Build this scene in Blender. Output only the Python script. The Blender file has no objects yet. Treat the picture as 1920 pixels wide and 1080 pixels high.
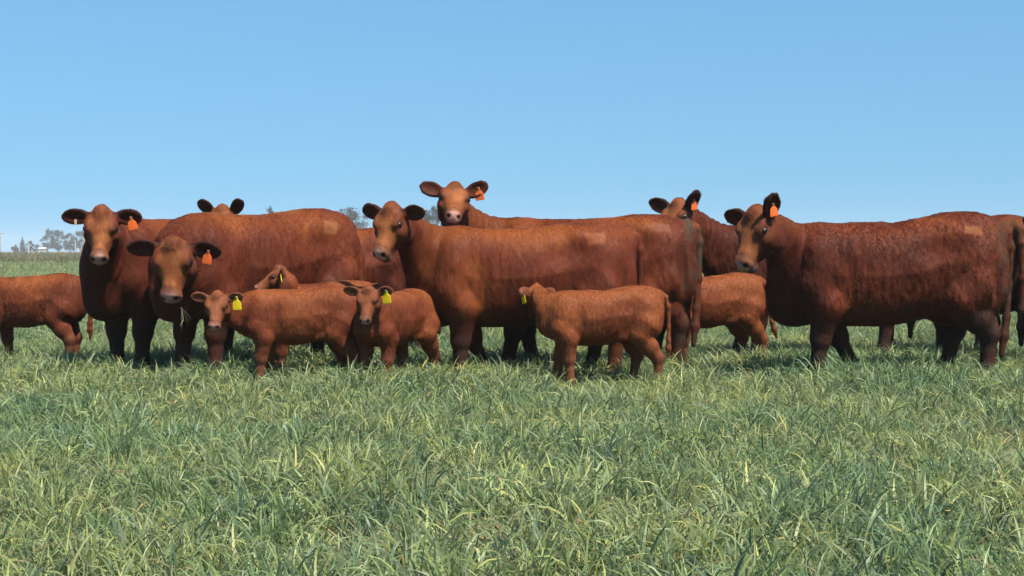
import bpy, math, random, time
import numpy as np
from mathutils import Matrix, Vector, Quaternion

T0 = time.time()
SC = bpy.context.scene
COL = SC.collection
rng = np.random.default_rng(11)
random.seed(5)

# ------------------------------------------------------------------ camera
F_PX, HOR, CAM_H = 2800.0, 470.0, 1.10          # focal length / horizon row in 1920x1080 photo pixels
cam = bpy.data.cameras.new('camera')
cam.sensor_width = 36.0
cam.lens = 36.0 * F_PX / 1920.0
cam.shift_y = -(540.0 - HOR) / 1920.0
cam.clip_start, cam.clip_end = 0.1, 9000.0
cam_o = bpy.data.objects.new('camera', cam)
COL.objects.link(cam_o)
cam_o.location = (0, 0, CAM_H)
cam_o.rotation_euler = (math.radians(90), 0, 0)
SC.camera = cam_o
SC.render.resolution_x, SC.render.resolution_y = 1024, 576

# ------------------------------------------------------------------ sky, sun, exposure
SUN_AZ, SUN_EL = 41.0, 58.0        # degrees to the right of the point behind the camera, elevation
az = math.radians(SUN_AZ); el = math.radians(SUN_EL)
sun_vec = Vector((math.sin(az) * math.cos(el), -math.cos(az) * math.cos(el), math.sin(el)))
W = bpy.data.worlds.new('World'); SC.world = W; W.use_nodes = True
wn = W.node_tree.nodes; wl = W.node_tree.links
bg = wn['Background']
sky = wn.new('ShaderNodeTexSky'); sky.sky_type = 'NISHITA'; sky.sun_disc = False
sky.sun_elevation = el
sky.sun_rotation = math.atan2(sun_vec.x, sun_vec.y)
sky.altitude = 0; sky.air_density = 1.3; sky.dust_density = 1.0; sky.ozone_density = 3.0
tint = wn.new('ShaderNodeMix'); tint.data_type = 'RGBA'; tint.blend_type = 'MULTIPLY'; tint.inputs[0].default_value = 1.0
tint.inputs[7].default_value = (0.72, 1.15, 1.38, 1)
wl.new(sky.outputs[0], tint.inputs[6]); wl.new(tint.outputs[2], bg.inputs[0]); bg.inputs[1].default_value = 0.0545
tcw = wn.new('ShaderNodeTexCoord'); spw = wn.new('ShaderNodeSeparateXYZ'); cbw = wn.new('ShaderNodeCombineXYZ')      # a clear, even winter sky: less horizon glare
maw = wn.new('ShaderNodeMath'); maw.operation = 'MULTIPLY_ADD'; maw.inputs[1].default_value = 0.50; maw.inputs[2].default_value = 0.140
wl.new(tcw.outputs['Generated'], spw.inputs[0]); wl.new(spw.outputs[0], cbw.inputs[0]); wl.new(spw.outputs[1], cbw.inputs[1])
wl.new(spw.outputs[2], maw.inputs[0]); wl.new(maw.outputs[0], cbw.inputs[2]); wl.new(cbw.outputs[0], sky.inputs[0])
sl = bpy.data.lights.new('sun', 'SUN'); sl.energy = 5.0; sl.angle = math.radians(0.5); sl.color = (1.0, 0.94, 0.84)
so = bpy.data.objects.new('sun', sl); COL.objects.link(so)
so.rotation_euler = sun_vec.to_track_quat('Z', 'Y').to_euler()
so.location = (6, -6, 9)
SC.view_settings.view_transform = 'Standard'; SC.view_settings.look = 'None'
SC.view_settings.gamma = 1.0; SC.view_settings.exposure = 1.05
SC.view_settings.use_curve_mapping = False


def wpt(px, py, Y):
    return np.array([(px - 960.0) / F_PX * Y, Y, CAM_H - (py - HOR) / F_PX * Y])


# ------------------------------------------------------------------ material helpers
def new_mat(name):
    m = bpy.data.materials.new(name); m.use_nodes = True
    nt = m.node_tree
    return m, nt, nt.nodes['Principled BSDF']


def N(nt, typ, **kw):
    n = nt.nodes.new(typ)
    for k, v in kw.items():
        setattr(n, k, v)
    return n


def ramp(nt, stops):
    r = nt.nodes.new('ShaderNodeValToRGB')
    e = r.color_ramp.elements
    while len(e) < len(stops):
        e.new(0.5)
    for i, (p, c) in enumerate(stops):
        e[i].position = p; e[i].color = (*c, 1)
    return r


def plain(name, col, rough=0.6, noise=0.0, nscale=20.0):
    m, nt, b = new_mat(name)
    b.inputs['Roughness'].default_value = rough
    b.inputs['Specular IOR Level'].default_value = 0.25
    if noise > 0:
        tc = N(nt, 'ShaderNodeTexCoord'); nz = N(nt, 'ShaderNodeTexNoise')
        nz.inputs['Scale'].default_value = nscale; nz.inputs['Detail'].default_value = 4
        nt.links.new(tc.outputs['Object'], nz.inputs['Vector'])
        r = ramp(nt, [(0.3, tuple(c * (1 - noise) for c in col)), (0.7, tuple(min(1, c * (1 + noise)) for c in col))])
        nt.links.new(nz.outputs['Fac'], r.inputs[0]); nt.links.new(r.outputs[0], b.inputs['Base Color'])
    else:
        b.inputs['Base Color'].default_value = (*col, 1)
    return m


def coat_mat():
    m, nt, b = new_mat('coat_skin')
    at = N(nt, 'ShaderNodeAttribute'); at.attribute_name = 'col'
    tc = N(nt, 'ShaderNodeTexCoord')
    mp = N(nt, 'ShaderNodeMapping'); mp.inputs['Scale'].default_value = (1.0, 1.0, 0.35)
    nt.links.new(tc.outputs['Object'], mp.inputs['Vector'])
    nz = N(nt, 'ShaderNodeTexNoise'); nz.inputs['Scale'].default_value = 55; nz.inputs['Detail'].default_value = 5
    nz.inputs['Distortion'].default_value = 0.6
    nt.links.new(mp.outputs[0], nz.inputs['Vector'])
    r = ramp(nt, [(0.3, (0.80, 0.78, 0.78)), (0.72, (1.12, 1.1, 1.1))])
    nt.links.new(nz.outputs['Fac'], r.inputs[0])
    mx = N(nt, 'ShaderNodeMix', data_type='RGBA', blend_type='MULTIPLY'); mx.inputs[0].default_value = 1
    nt.links.new(at.outputs['Color'], mx.inputs[6]); nt.links.new(r.outputs[0], mx.inputs[7])
    nt.links.new(mx.outputs[2], b.inputs['Base Color'])
    bp = N(nt, 'ShaderNodeBump'); bp.inputs['Strength'].default_value = 0.5; bp.inputs['Distance'].default_value = 0.012
    nt.links.new(nz.outputs['Fac'], bp.inputs['Height']); nt.links.new(bp.outputs[0], b.inputs['Normal'])
    b.inputs['Roughness'].default_value = 0.6; b.inputs['Specular IOR Level'].default_value = 0.10
    return m


def hair_mat():
    m, nt, b = new_mat('coat_hair')
    at = N(nt, 'ShaderNodeAttribute'); at.attribute_name = 'col'
    nt.links.new(at.outputs['Color'], b.inputs['Base Color'])
    b.inputs['Roughness'].default_value = 0.40; b.inputs['Specular IOR Level'].default_value = 0.14
    return m


M_COAT, M_HAIR = coat_mat(), hair_mat()
M_EYE = plain('eye_dark', (0.008, 0.006, 0.005), 0.22); M_EYE.node_tree.nodes['Principled BSDF'].inputs['Specular IOR Level'].default_value = 0.4
M_ORANGE = plain('tag_orange', (0.66, 0.12, 0.022), 0.45, 0.15, 30)
M_YELLOW = plain('tag_yellow', (0.70, 0.50, 0.012), 0.45, 0.14, 30)
M_BUTTON = plain('tag_button', (0.10, 0.09, 0.07), 0.5)
M_PALE = plain('tag_pale', (0.34, 0.27, 0.18), 0.5)


# ------------------------------------------------------------------ numpy noise
_ns = np.random.default_rng(3)
_K = _ns.normal(size=(10, 3)); _K /= np.linalg.norm(_K, axis=1)[:, None]
_PH = _ns.uniform(0, 6.28, 10)


def snoise(P, freq, seed=0.0):
    """cheap smooth noise, about -1..1"""
    q = P * freq
    q = q + 0.8 * np.stack([np.sin(q[:, 1] * 1.3 + seed), np.sin(q[:, 2] * 1.1 + seed * 1.7), np.sin(q[:, 0] * 1.2 + 2.1 * seed)], 1)
    s = np.zeros(len(P))
    for i in range(10):
        s += np.sin(q @ _K[i] * (1 + 0.13 * i) + _PH[i] + seed * (i + 1))
    return np.clip(s / 4.0, -1, 1)


def sstep(a, b, x):
    t = np.clip((x - a) / (b - a), 0, 1)
    return t * t * (3 - 2 * t)


# ------------------------------------------------------------------ signed-distance volume -> one continuous mesh
class Vol:
    def __init__(s, lo, hi, h):
        s.lo = np.array(lo, float); s.h = h
        s.n = np.ceil((np.array(hi) - s.lo) / h).astype(int) + 1
        s.F = np.full(s.n, 1.0, np.float32)

    def sub(s, lo, hi):
        a = np.maximum(np.floor((np.array(lo) - s.lo) / s.h).astype(int), 0)
        b = np.minimum(np.ceil((np.array(hi) - s.lo) / s.h).astype(int) + 1, s.n)
        if np.any(b <= a):
            return None
        ax = [(s.lo[i] + s.h * np.arange(a[i], b[i])).astype(np.float32) for i in range(3)]
        sl_ = tuple(slice(a[i], b[i]) for i in range(3))
        return sl_, ax[0][:, None, None], ax[1][None, :, None], ax[2][None, None, :]

    def apply(s, lo, hi, fn, k, cut=False):
        m = k + 2.5 * s.h
        r = s.sub(np.array(lo) - m, np.array(hi) + m)
        if r is None:
            return
        sl_, x, y, z = r
        d = fn(x, y, z)
        A = s.F[sl_]
        if cut:
            d = -d
            h_ = np.clip(k - np.abs(A - d), 0, None) / k
            s.F[sl_] = np.maximum(A, d) + h_ * h_ * k * 0.25
        else:
            h_ = np.clip(k - np.abs(A - d), 0, None) / k
            s.F[sl_] = np.minimum(A, d) - h_ * h_ * k * 0.25

    def ell(s, c, r, k=0.04, R=None, cut=False):
        c = np.array(c, float); r = np.array(r, float); rm = r.max() if R is not None else r

        def fn(x, y, z):
            px, py, pz = x - c[0], y - c[1], z - c[2]
            if R is not None:      # R columns are the ellipsoid's axes
                qx = px * R[0, 0] + py * R[1, 0] + pz * R[2, 0]
                qy = px * R[0, 1] + py * R[1, 1] + pz * R[2, 1]
                qz = px * R[0, 2] + py * R[1, 2] + pz * R[2, 2]
            else:
                qx, qy, qz = px, py, pz
            a = (qx / r[0]) ** 2 + (qy / r[1]) ** 2 + (qz / r[2]) ** 2
            b = (qx / r[0] ** 2) ** 2 + (qy / r[1] ** 2) ** 2 + (qz / r[2] ** 2) ** 2
            k0 = np.sqrt(a); k1 = np.sqrt(b) + 1e-6
            return k0 * (k0 - 1) / k1
        s.apply(c - rm, c + rm, fn, k, cut)

    def cone(s, a, b, ra, rb, k=0.04, lat=None, ls=1.0):
        a = np.array(a, float); b = np.array(b, float); d = b - a; L2 = max((d * d).sum(), 1e-9); rm = max(ra, rb)

        def fn(x, y, z):
            px, py, pz = x - a[0], y - a[1], z - a[2]
            t = np.clip((px * d[0] + py * d[1] + pz * d[2]) / L2, 0, 1)
            ex, ey, ez = px - t * d[0], py - t * d[1], pz - t * d[2]
            if lat is not None:
                w = (ex * lat[0] + ey * lat[1] + ez * lat[2]) * (1 / ls - 1)
                ex = ex + w * lat[0]; ey = ey + w * lat[1]; ez = ez + w * lat[2]
            return (np.sqrt(ex * ex + ey * ey + ez * ez) - (ra + (rb - ra) * t)) * (1 if lat is None else 0.8)
        s.apply(np.minimum(a, b) - rm, np.maximum(a, b) + rm, fn, k)

    def chain(s, pts, rad, k=0.03, **kw):
        for i in range(len(pts) - 1):
            s.cone(pts[i], pts[i + 1], rad[i], rad[i + 1], k, **kw)

    def loft(s, st, k, expo=2.3, taper_b=0.0, taper_t=0.0, frame=None, sc=1.0):
        """st rows: x, top, bottom, half width. frame = (origin, 3x3 rows fwd/lat/up)"""
        st = np.array(st, float)
        xs = np.linspace(st[0, 0], st[-1, 0], 160)
        tb = [smooth_interp(xs, st[:, 0], st[:, i]) for i in (1, 2, 3)]
        x0, x1 = xs[0], xs[-1]

        def core(qx, qy, qz):
            top = np.interp(qx, xs, tb[0]).astype(np.float32); bot = np.interp(qx, xs, tb[1]).astype(np.float32)
            w = np.maximum(np.interp(qx, xs, tb[2]), 0.008).astype(np.float32)
            hh = np.maximum((top - bot) * 0.5, 0.008); zc = (top + bot) * 0.5
            v = (qz - zc) / hh
            ww = w * (1 - taper_b * np.clip(-v, 0, 1.3) - taper_t * np.clip(v, 0, 1.3))
            ww = np.maximum(ww, 0.01)
            rho = (np.abs(qy / ww) ** expo + np.abs(v) ** expo) ** (1 / expo)
            d = (rho - 1) * np.minimum(ww, hh)
            over = np.maximum(np.maximum(x0 - qx, qx - x1), 0)
            return np.where(over > 0, np.sqrt(np.maximum(d, 0) ** 2 + over ** 2), d)
        if frame is None:
            lo = (x0, -st[:, 3].max(), st[:, 2].min()); hi = (x1, st[:, 3].max(), st[:, 1].max())
            s.apply(lo, hi, core, k)
        else:
            o, R = frame
            cn = np.array([[a, b, c] for a in (x0, x1) for b in (-st[:, 3].max(), st[:, 3].max()) for c in (st[:, 2].min(), st[:, 1].max())]) * sc
            wp = cn @ R + o

            def fn(x, y, z):
                px, py, pz = x - o[0], y - o[1], z - o[2]
                q = [(px * R[i, 0] + py * R[i, 1] + pz * R[i, 2]) / sc for i in range(3)]
                return core(*q) * sc
            s.apply(wp.min(0), wp.max(0), fn, k)

    def mesh(s):
        F = s.F; ins = F < 0
        c = ins[:-1, :-1, :-1].astype(np.int8)
        tot = np.zeros_like(c)
        for dx in (0, 1):
            for dy in (0, 1):
                for dz in (0, 1):
                    tot += ins[dx:F.shape[0] - 1 + dx, dy:F.shape[1] - 1 + dy, dz:F.shape[2] - 1 + dz]
        act = (tot > 0) & (tot < 8)
        I = np.argwhere(act)
        idx = np.full(act.shape, -1, np.int64); idx[act] = np.arange(len(I))
        acc = np.zeros((len(I), 3)); cnt = np.zeros(len(I))
        offs = [(a, b, c_) for a in (0, 1) for b in (0, 1) for c_ in (0, 1)]
        V = {o: F[I[:, 0] + o[0], I[:, 1] + o[1], I[:, 2] + o[2]] for o in offs}
        for o in offs:
            for ax in range(3):
                if o[ax] == 0:
                    p = list(o); p[ax] = 1; p = tuple(p)
                    a, b = V[o], V[p]
                    cr = (a < 0) != (b < 0)
                    t = np.where(cr, a / np.where(cr, a - b, 1), 0)
                    pos = np.tile(np.array(o, float), (len(I), 1)); pos[:, ax] += t
                    acc[cr] += pos[cr]; cnt[cr] += 1
        verts = (I + acc / cnt[:, None]) * s.h + s.lo
        quads = []
        for ax in range(3):
            u, v = (ax + 1) % 3, (ax + 2) % 3
            sa = [slice(None)] * 3; sb = [slice(None)] * 3
            sa[ax] = slice(0, -1); sb[ax] = slice(1, None)
            A = ins[tuple(sa)]; B = ins[tuple(sb)]
            E = np.argwhere(A != B)
            ok = (E[:, u] > 0) & (E[:, v] > 0) & (E[:, u] < F.shape[u] - 1) & (E[:, v] < F.shape[v] - 1)
            E = E[ok]
            fl = A[E[:, 0], E[:, 1], E[:, 2]]

            def cell(du, dv):
                c_ = E.copy(); c_[:, u] -= du; c_[:, v] -= dv
                return idx[c_[:, 0], c_[:, 1], c_[:, 2]]
            q = np.stack([cell(1, 1), cell(0, 1), cell(0, 0), cell(1, 0)], 1)
            q[~fl] = q[~fl][:, ::-1]
            quads.append(q)
        Q = np.concatenate(quads)
        Q = Q[(Q >= 0).all(1)]
        # keep the largest connected piece's vertices only is not needed: the union is connected
        return verts, Q


def smooth_interp(x, xp, fp):
    """monotone cubic (Fritsch-Carlson)"""
    h = np.diff(xp); d = np.diff(fp) / h
    m = np.zeros(len(xp)); m[0], m[-1] = d[0], d[-1]
    for i in range(1, len(xp) - 1):
        m[i] = 0 if d[i - 1] * d[i] <= 0 else 2 * d[i - 1] * d[i] / (d[i - 1] + d[i])
    i = np.clip(np.searchsorted(xp, x) - 1, 0, len(h) - 1)
    t = (x - xp[i]) / h[i]
    return ((1 + 2 * t) * (1 - t) ** 2 * fp[i] + t * (1 - t) ** 2 * h[i] * m[i] + t * t * (3 - 2 * t) * fp[i + 1] + t * t * (t - 1) * h[i] * m[i + 1])


def mesh_np(name, verts, faces, smooth=True):
    """numpy verts + (n,k) faces -> mesh data"""
    me = bpy.data.meshes.new(name)
    k = faces.shape[1]
    me.vertices.add(len(verts)); me.vertices.foreach_set('co', np.asarray(verts, np.float32).ravel())
    me.loops.add(faces.size); me.loops.foreach_set('vertex_index', faces.astype(np.int32).ravel())
    me.polygons.add(len(faces))
    me.polygons.foreach_set('loop_start', np.arange(0, faces.size, k, dtype=np.int32))
    me.polygons.foreach_set('loop_total', np.full(len(faces), k, np.int32))
    me.polygons.foreach_set('use_smooth', np.full(len(faces), smooth, bool))
    me.update(calc_edges=True)
    return me


def set_col(me, col, name='col'):
    a = me.color_attributes.new(name, 'FLOAT_COLOR', 'POINT')
    c = np.ones((len(col), 4), np.float32); c[:, :3] = col
    a.data.foreach_set('color', c.ravel())


def obj(name, me, mat=None, parent=None):
    o = bpy.data.objects.new(name, me); COL.objects.link(o)
    if mat is not None:
        me.materials.append(mat)
    if parent is not None:
        o.parent = parent
    return o


def tag(o, label, cat, group=None, kind=None):
    if label: o['label'] = label
    if cat: o['category'] = cat
    if group: o['group'] = group
    if kind: o['kind'] = kind
    return o


# ------------------------------------------------------------------ cattle
COW = dict(
    h=0.0115,
    torso=[(-0.955, 1.14, 0.98, 0.03), (-0.94, 1.20, 0.88, 0.13), (-0.90, 1.255, 0.76, 0.20), (-0.80, 1.305, 0.66, 0.265), (-0.66, 1.33, 0.60, 0.295),
           (-0.46, 1.325, 0.575, 0.315), (-0.22, 1.30, 0.515, 0.355), (0.05, 1.285, 0.475, 0.375), (0.32, 1.285, 0.475, 0.345), (0.52, 1.30, 0.49, 0.29),
           (0.68, 1.26, 0.515, 0.235), (0.80, 1.17, 0.56, 0.18), (0.885, 1.06, 0.63, 0.12), (0.93, 0.93, 0.74, 0.03)],
    hip=(-0.70, 0.155, 0.87), hip_r=(0.245, 0.188, 0.36), stifle=(-0.56, 0.215, 0.69), stifle_r=0.165, hock=(-0.79, 0.19, 0.43), hock_r=0.078,
    hfet=(-0.775, 0.19, 0.15), can_r=0.053, hhoof=(-0.735, 0.19, 0.035), hoof_r=0.066, gask_r=0.150,
    sho=(0.545, 0.165, 0.90), sho_r=(0.165, 0.158, 0.33), elbow=(0.48, 0.205, 0.65), elb_r=0.138, knee=(0.50, 0.185, 0.38), knee_r=0.075,
    ffet=(0.50, 0.185, 0.145), fhoof=(0.535, 0.185, 0.035),
    neck0=(0.50, 0.0, 0.955), neck_r=0.268, neck1_r=0.115, hs=0.96, neckfwd=0.34,
    tail=[(-0.90, 0, 1.25), (-0.965, 0, 1.21), (-1.00, 0, 1.10), (-1.005, 0, 0.80), (-0.995, 0, 0.55), (-0.99, 0, 0.40), (-0.985, 0, 0.25)],
    tail_r=[0.045, 0.040, 0.030, 0.024, 0.028, 0.034, 0.020], kb=0.05)
CALF = dict(
    h=0.0085,
    torso=[(-0.505, 0.69, 0.58, 0.02), (-0.495, 0.725, 0.52, 0.07), (-0.47, 0.76, 0.46, 0.105), (-0.40, 0.795, 0.42, 0.142), (-0.28, 0.81, 0.405, 0.152),
           (-0.14, 0.795, 0.385, 0.17), (0.02, 0.78, 0.36, 0.182), (0.18, 0.78, 0.365, 0.168), (0.29, 0.785, 0.385, 0.142), (0.38, 0.755, 0.42, 0.112),
           (0.44, 0.69, 0.46, 0.075), (0.475, 0.61, 0.52, 0.02)],
    hip=(-0.36, 0.085, 0.575), hip_r=(0.13, 0.085, 0.185), stifle=(-0.285, 0.12, 0.445), stifle_r=0.090, hock=(-0.405, 0.11, 0.27), hock_r=0.047,
    hfet=(-0.40, 0.11, 0.105), can_r=0.031, hhoof=(-0.375, 0.11, 0.025), hoof_r=0.044, gask_r=0.088,
    sho=(0.275, 0.095, 0.56), sho_r=(0.105, 0.066, 0.19), elbow=(0.24, 0.11, 0.425), elb_r=0.070, knee=(0.255, 0.10, 0.265), knee_r=0.046,
    ffet=(0.255, 0.10, 0.10), fhoof=(0.275, 0.10, 0.025),
    neck0=(0.24, 0.0, 0.59), neck_r=0.138, neck1_r=0.078, hs=0.64, neckfwd=0.17,
    tail=[(-0.475, 0, 0.76), (-0.515, 0, 0.73), (-0.54, 0, 0.66), (-0.545, 0, 0.50), (-0.54, 0, 0.40), (-0.54, 0, 0.34), (-0.54, 0, 0.27)],
    tail_r=[0.026, 0.022, 0.017, 0.014, 0.017, 0.020, 0.008], kb=0.032)
HX = 0.72
HEAD = [(-0.075, 0.00, -0.08, 0.02), (-0.055, 0.035, -0.12, 0.065), (-0.01, 0.050, -0.165, 0.102), (0.06, 0.058, -0.205, 0.124), (0.14, 0.055, -0.225, 0.138), (0.20, 0.045, -0.225, 0.133),
        (0.28, 0.025, -0.205, 0.094), (0.36, 0.010, -0.175, 0.067), (0.42, 0.005, -0.160, 0.062), (0.47, -0.005, -0.155, 0.065), (0.505, -0.020, -0.140, 0.056), (0.525, -0.045, -0.120, 0.03)]


def bez(p0, p1, p2, p3, n):
    t = np.linspace(0, 1, n)[:, None]
    return (1 - t) ** 3 * p0 + 3 * (1 - t) ** 2 * t * p1 + 3 * (1 - t) * t * t * p2 + t ** 3 * p3


def unit(v):
    v = np.asarray(v, float); return v / (np.linalg.norm(v) + 1e-12)


def uv_ball(r, seg=14, ring=9):
    vs = [(0, 0, r)]; fs = []
    for i in range(1, ring):
        a = math.pi * i / ring
        for j in range(seg):
            b = 2 * math.pi * j / seg
            vs.append((r * math.sin(a) * math.cos(b), r * math.sin(a) * math.sin(b), r * math.cos(a)))
    vs.append((0, 0, -r)); e = len(vs) - 1
    for j in range(seg):
        fs.append((0, 1 + j, 1 + (j + 1) % seg))
        b0 = 1 + (ring - 2) * seg
        fs.append((e, b0 + (j + 1) % seg, b0 + j))
    for i in range(ring - 2):
        for j in range(seg):
            a = 1 + i * seg
            fs.append((a + j, a + seg + j, a + seg + (j + 1) % seg, a + (j + 1) % seg))
    return vs, fs


def plate(outline, t):
    """flat outline (x,z) extruded to thickness t along y, slightly chamfered"""
    n = len(outline); cx = sum(p[0] for p in outline) / n; cz = sum(p[1] for p in outline) / n
    rings = []
    for y, s in ((-t / 2, 0.93), (-t / 4, 1.0), (t / 4, 1.0), (t / 2, 0.93)):
        rings += [((p[0] - cx) * s + cx, y, (p[1] - cz) * s + cz) for p in outline]
    fs = [tuple(range(n)), tuple(reversed(range(3 * n, 4 * n)))]
    for k in range(3):
        for i in range(n):
            fs.append((k * n + i, (k + 1) * n + i, (k + 1) * n + (i + 1) % n, k * n + (i + 1) % n))
    return rings, fs


def pydata(name, vs, fs, smooth=True):
    me = bpy.data.meshes.new(name); me.from_pydata(vs, [], fs); me.update()
    if smooth:
        me.polygons.foreach_set('use_smooth', [True] * len(me.polygons))
    return me


TAG_OUT = [(-0.028, -0.085), (0.028, -0.085), (0.033, -0.079), (0.030, -0.035), (0.020, -0.022), (0.011, -0.014), (0.009, 0.006), (0.0, 0.011), (-0.009, 0.006),
           (-0.011, -0.014), (-0.020, -0.022), (-0.030, -0.035), (-0.033, -0.079)]
ME_TAG = {}
for _n, _m in (('orange', M_ORANGE), ('yellow', M_YELLOW)):
    ME_TAG[_n] = pydata('ear_tag_' + _n, *plate(TAG_OUT, 0.004), smooth=False); ME_TAG[_n].materials.append(_m)
_v, _f = uv_ball(0.009, 10, 6)
ME_BUT = pydata('tag_button', [(x, y * 0.5, z) for x, y, z in _v], _f); ME_BUT.materials.append(M_BUTTON)
ME_PALE = pydata('pale_tag', *plate([(-0.008, -0.03), (0.008, -0.03), (0.009, 0.012), (-0.009, 0.012)], 0.004), smooth=False); ME_PALE.materials.append(M_PALE)


def animal(name, label, kind, px, Y, heading, scale, poll, head_yaw, head_pitch, head_roll=0.0, ears=((0.0, 0.0), (0.0, 0.0)), tagcol=None, legs=(0, 0, 0, 0),
           patch=None, manure=0.0, tone=0.0, seed=1.0, tail_side=0.0, shag=1.0, wide=1.0, rump=0.0, pale_tag=False, hair_n=20000, tag_turn=0.0, tail_sx=0.0, ear_open=None, head_scale=1.0):
    D = COW if kind == 'cow' else CALF
    calf = kind != 'cow'
    org = np.array([(px - 960.0) / F_PX * Y, Y, 0.0])
    hd = math.radians(heading)
    Rb = np.array([[math.cos(hd), math.sin(hd), 0], [-math.sin(hd), math.cos(hd), 0], [0, 0, 1.0]])   # world -> local rows
    pw = wpt(*poll)
    P = Rb @ (pw - org) / scale
    yl = math.radians(head_yaw) - hd; p = math.radians(head_pitch); rl = math.radians(head_roll)
    f = np.array([math.cos(yl) * math.cos(p), math.sin(yl) * math.cos(p), -math.sin(p)])
    l = np.array([-math.sin(yl), math.cos(yl), 0.0]); u = np.cross(f, l)
    l, u = l * math.cos(rl) + u * math.sin(rl), u * math.cos(rl) - l * math.sin(rl)
    R = np.stack([f, l, u])                    # rows
    hs = D['hs'] * head_scale
    hx_ = HX * (1 + 0.05 * math.sin(seed * 5.1)); hw_ = 1 + 0.05 * math.sin(seed * 8.7 + 1)
    HV = np.array([hx_, hw_, 1]) * hs
    toL = lambda q: np.asarray(q, float) * HV @ R + P
    # bounding volume
    mu = toL((0.55, 0, -0.1)); ex = [toL((0, sgn * 0.36, 0.1)) for sgn in (-1, 1)] + [toL((0, sgn * 0.2, 0.3)) for sgn in (-1, 1)]
    tl = np.array(D['tail'], float)
    allp = np.array([mu, P, *ex, tl.min(0) - 0.05 + [0, -0.12 * (not calf), 0], (D['torso'][-1][0], 0, 0), (0, 0.42 if not calf else 0.21, 0), (0, -0.42 if not calf else -0.21, 0), (0, 0, 1.42 if not calf else 0.86)])
    mg = 0.10
    lo = allp.min(0) - mg; hi = allp.max(0) + mg
    lo[0] = min(lo[0], tl[:, 0].min() - 0.06); lo[2] = -0.03
    V = Vol(lo, hi, D['h'])
    kb = D['kb']
    tor = [(x, t + rump * float(sstep(0.0, -0.6, np.array(x)) if x > -0.9 else 0.7), b, w * wide) for x, t, b, w in D['torso']]
    V.loft(tor, 0.03, 2.9, taper_t=0.20, taper_b=0.16)
    S = 1.0 if not calf else 0.56
    # muscle and bone relief
    for i, sg in enumerate((1, -1)):
        Lh = legs[2 + i]; Lf = legs[i]
        mir = lambda q, dx=0.0: np.array([q[0] + dx, q[1] * sg * (wide if abs(q[1]) > 0 else 1), q[2]])
        V.ell(mir(D['hip']), D['hip_r'], kb)
        if not calf: V.ell(mir((D['hip'][0] + 0.20 * S, D['hip'][1] + 0.030 * S, D['torso'][5][1] - 0.135 * S)), (0.11 * S, 0.085 * S, 0.075 * S), 0.11)   # hook bone
        if not calf: V.ell(mir((D['torso'][1][0] + 0.05 * S, 0.085 * S, D['torso'][2][1] - 0.10 * S)), (0.06 * S, 0.05 * S, 0.06 * S), kb)                # pin bone
        st = mir(D['stifle'], 0.35 * Lh); hk = mir(D['hock'], 0.75 * Lh); hf = mir(D['hfet'], Lh); hh = mir(D['hhoof'], Lh)
        V.cone(mir(D['hip']) + np.array([0.02 * S, 0.03 * S * sg, -0.1 * S]), st, D['stifle_r'] * 1.25, D['stifle_r'] * 0.95, kb)
        V.chain([st, (st + hk) / 2 + np.array([-0.01 * S, 0, -0.01 * S]), hk], [D['stifle_r'] * 0.85, D['gask_r'] * 0.78, D['hock_r']], 0.03 * S)
        V.cone(hk + np.array([-0.035 * S, 0, 0.055 * S]), hk, 0.028 * S, D['hock_r'] * 0.8, 0.03 * S)
        V.chain([hk, hk * 0.5 + hf * 0.5, hf], [D['hock_r'], D['can_r'], D['can_r'] * 1.12], 0.025 * S)
        V.cone(hf, hh, D['can_r'] * 1.05, D['hoof_r'], 0.02 * S)
        V.ell(hh + np.array([0.02 * S, 0, 0]), (0.085 * S, 0.060 * S, 0.055 * S), 0.02 * S)
        V.ell(mir(D['sho']), D['sho_r'], kb)
        eb = mir(D['elbow'], 0.15 * Lf); kn = mir(D['knee'], 0.6 * Lf); ff = mir(D['ffet'], Lf); fh = mir(D['fhoof'], Lf)
        V.cone(mir(D['sho']) + np.array([0.03 * S, 0.01 * sg * S, -0.12 * S]), eb, D['elb_r'] * 1.15, D['elb_r'], kb)
        V.chain([eb, kn], [D['elb_r'], D['knee_r']], 0.04 * S)
        V.ell(kn, (D['knee_r'] * 1.05, D['knee_r'], D['knee_r'] * 1.3), 0.03 * S)
        V.chain([kn, kn * 0.5 + ff * 0.5, ff], [D['knee_r'] * 0.9, D['can_r'], D['can_r'] * 1.12], 0.025 * S)
        V.cone(ff, fh, D['can_r'] * 1.05, D['hoof_r'], 0.02 * S)
        V.ell(fh + np.array([0.02 * S, 0, 0]), (0.085 * S, 0.060 * S, 0.055 * S), 0.02 * S)
        # flank fold
        V.cone(mir((D['stifle'][0] + 0.05 * S, D['stifle'][1] - 0.04 * S, D['stifle'][2] - 0.02 * S)), mir((D['stifle'][0] + 0.25 * S, 0.16 * S, D['torso'][6][2] + 0.12 * S)), 0.06 * S, 0.05 * S, kb)
    if not calf:
        V.ell((-0.50, 0, 0.58), (0.16, 0.13, 0.10), 0.06)                     # udder, under hair
        V.ell((0.74, 0, 0.60), (0.17, 0.10, 0.12), 0.08)                       # brisket
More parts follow.
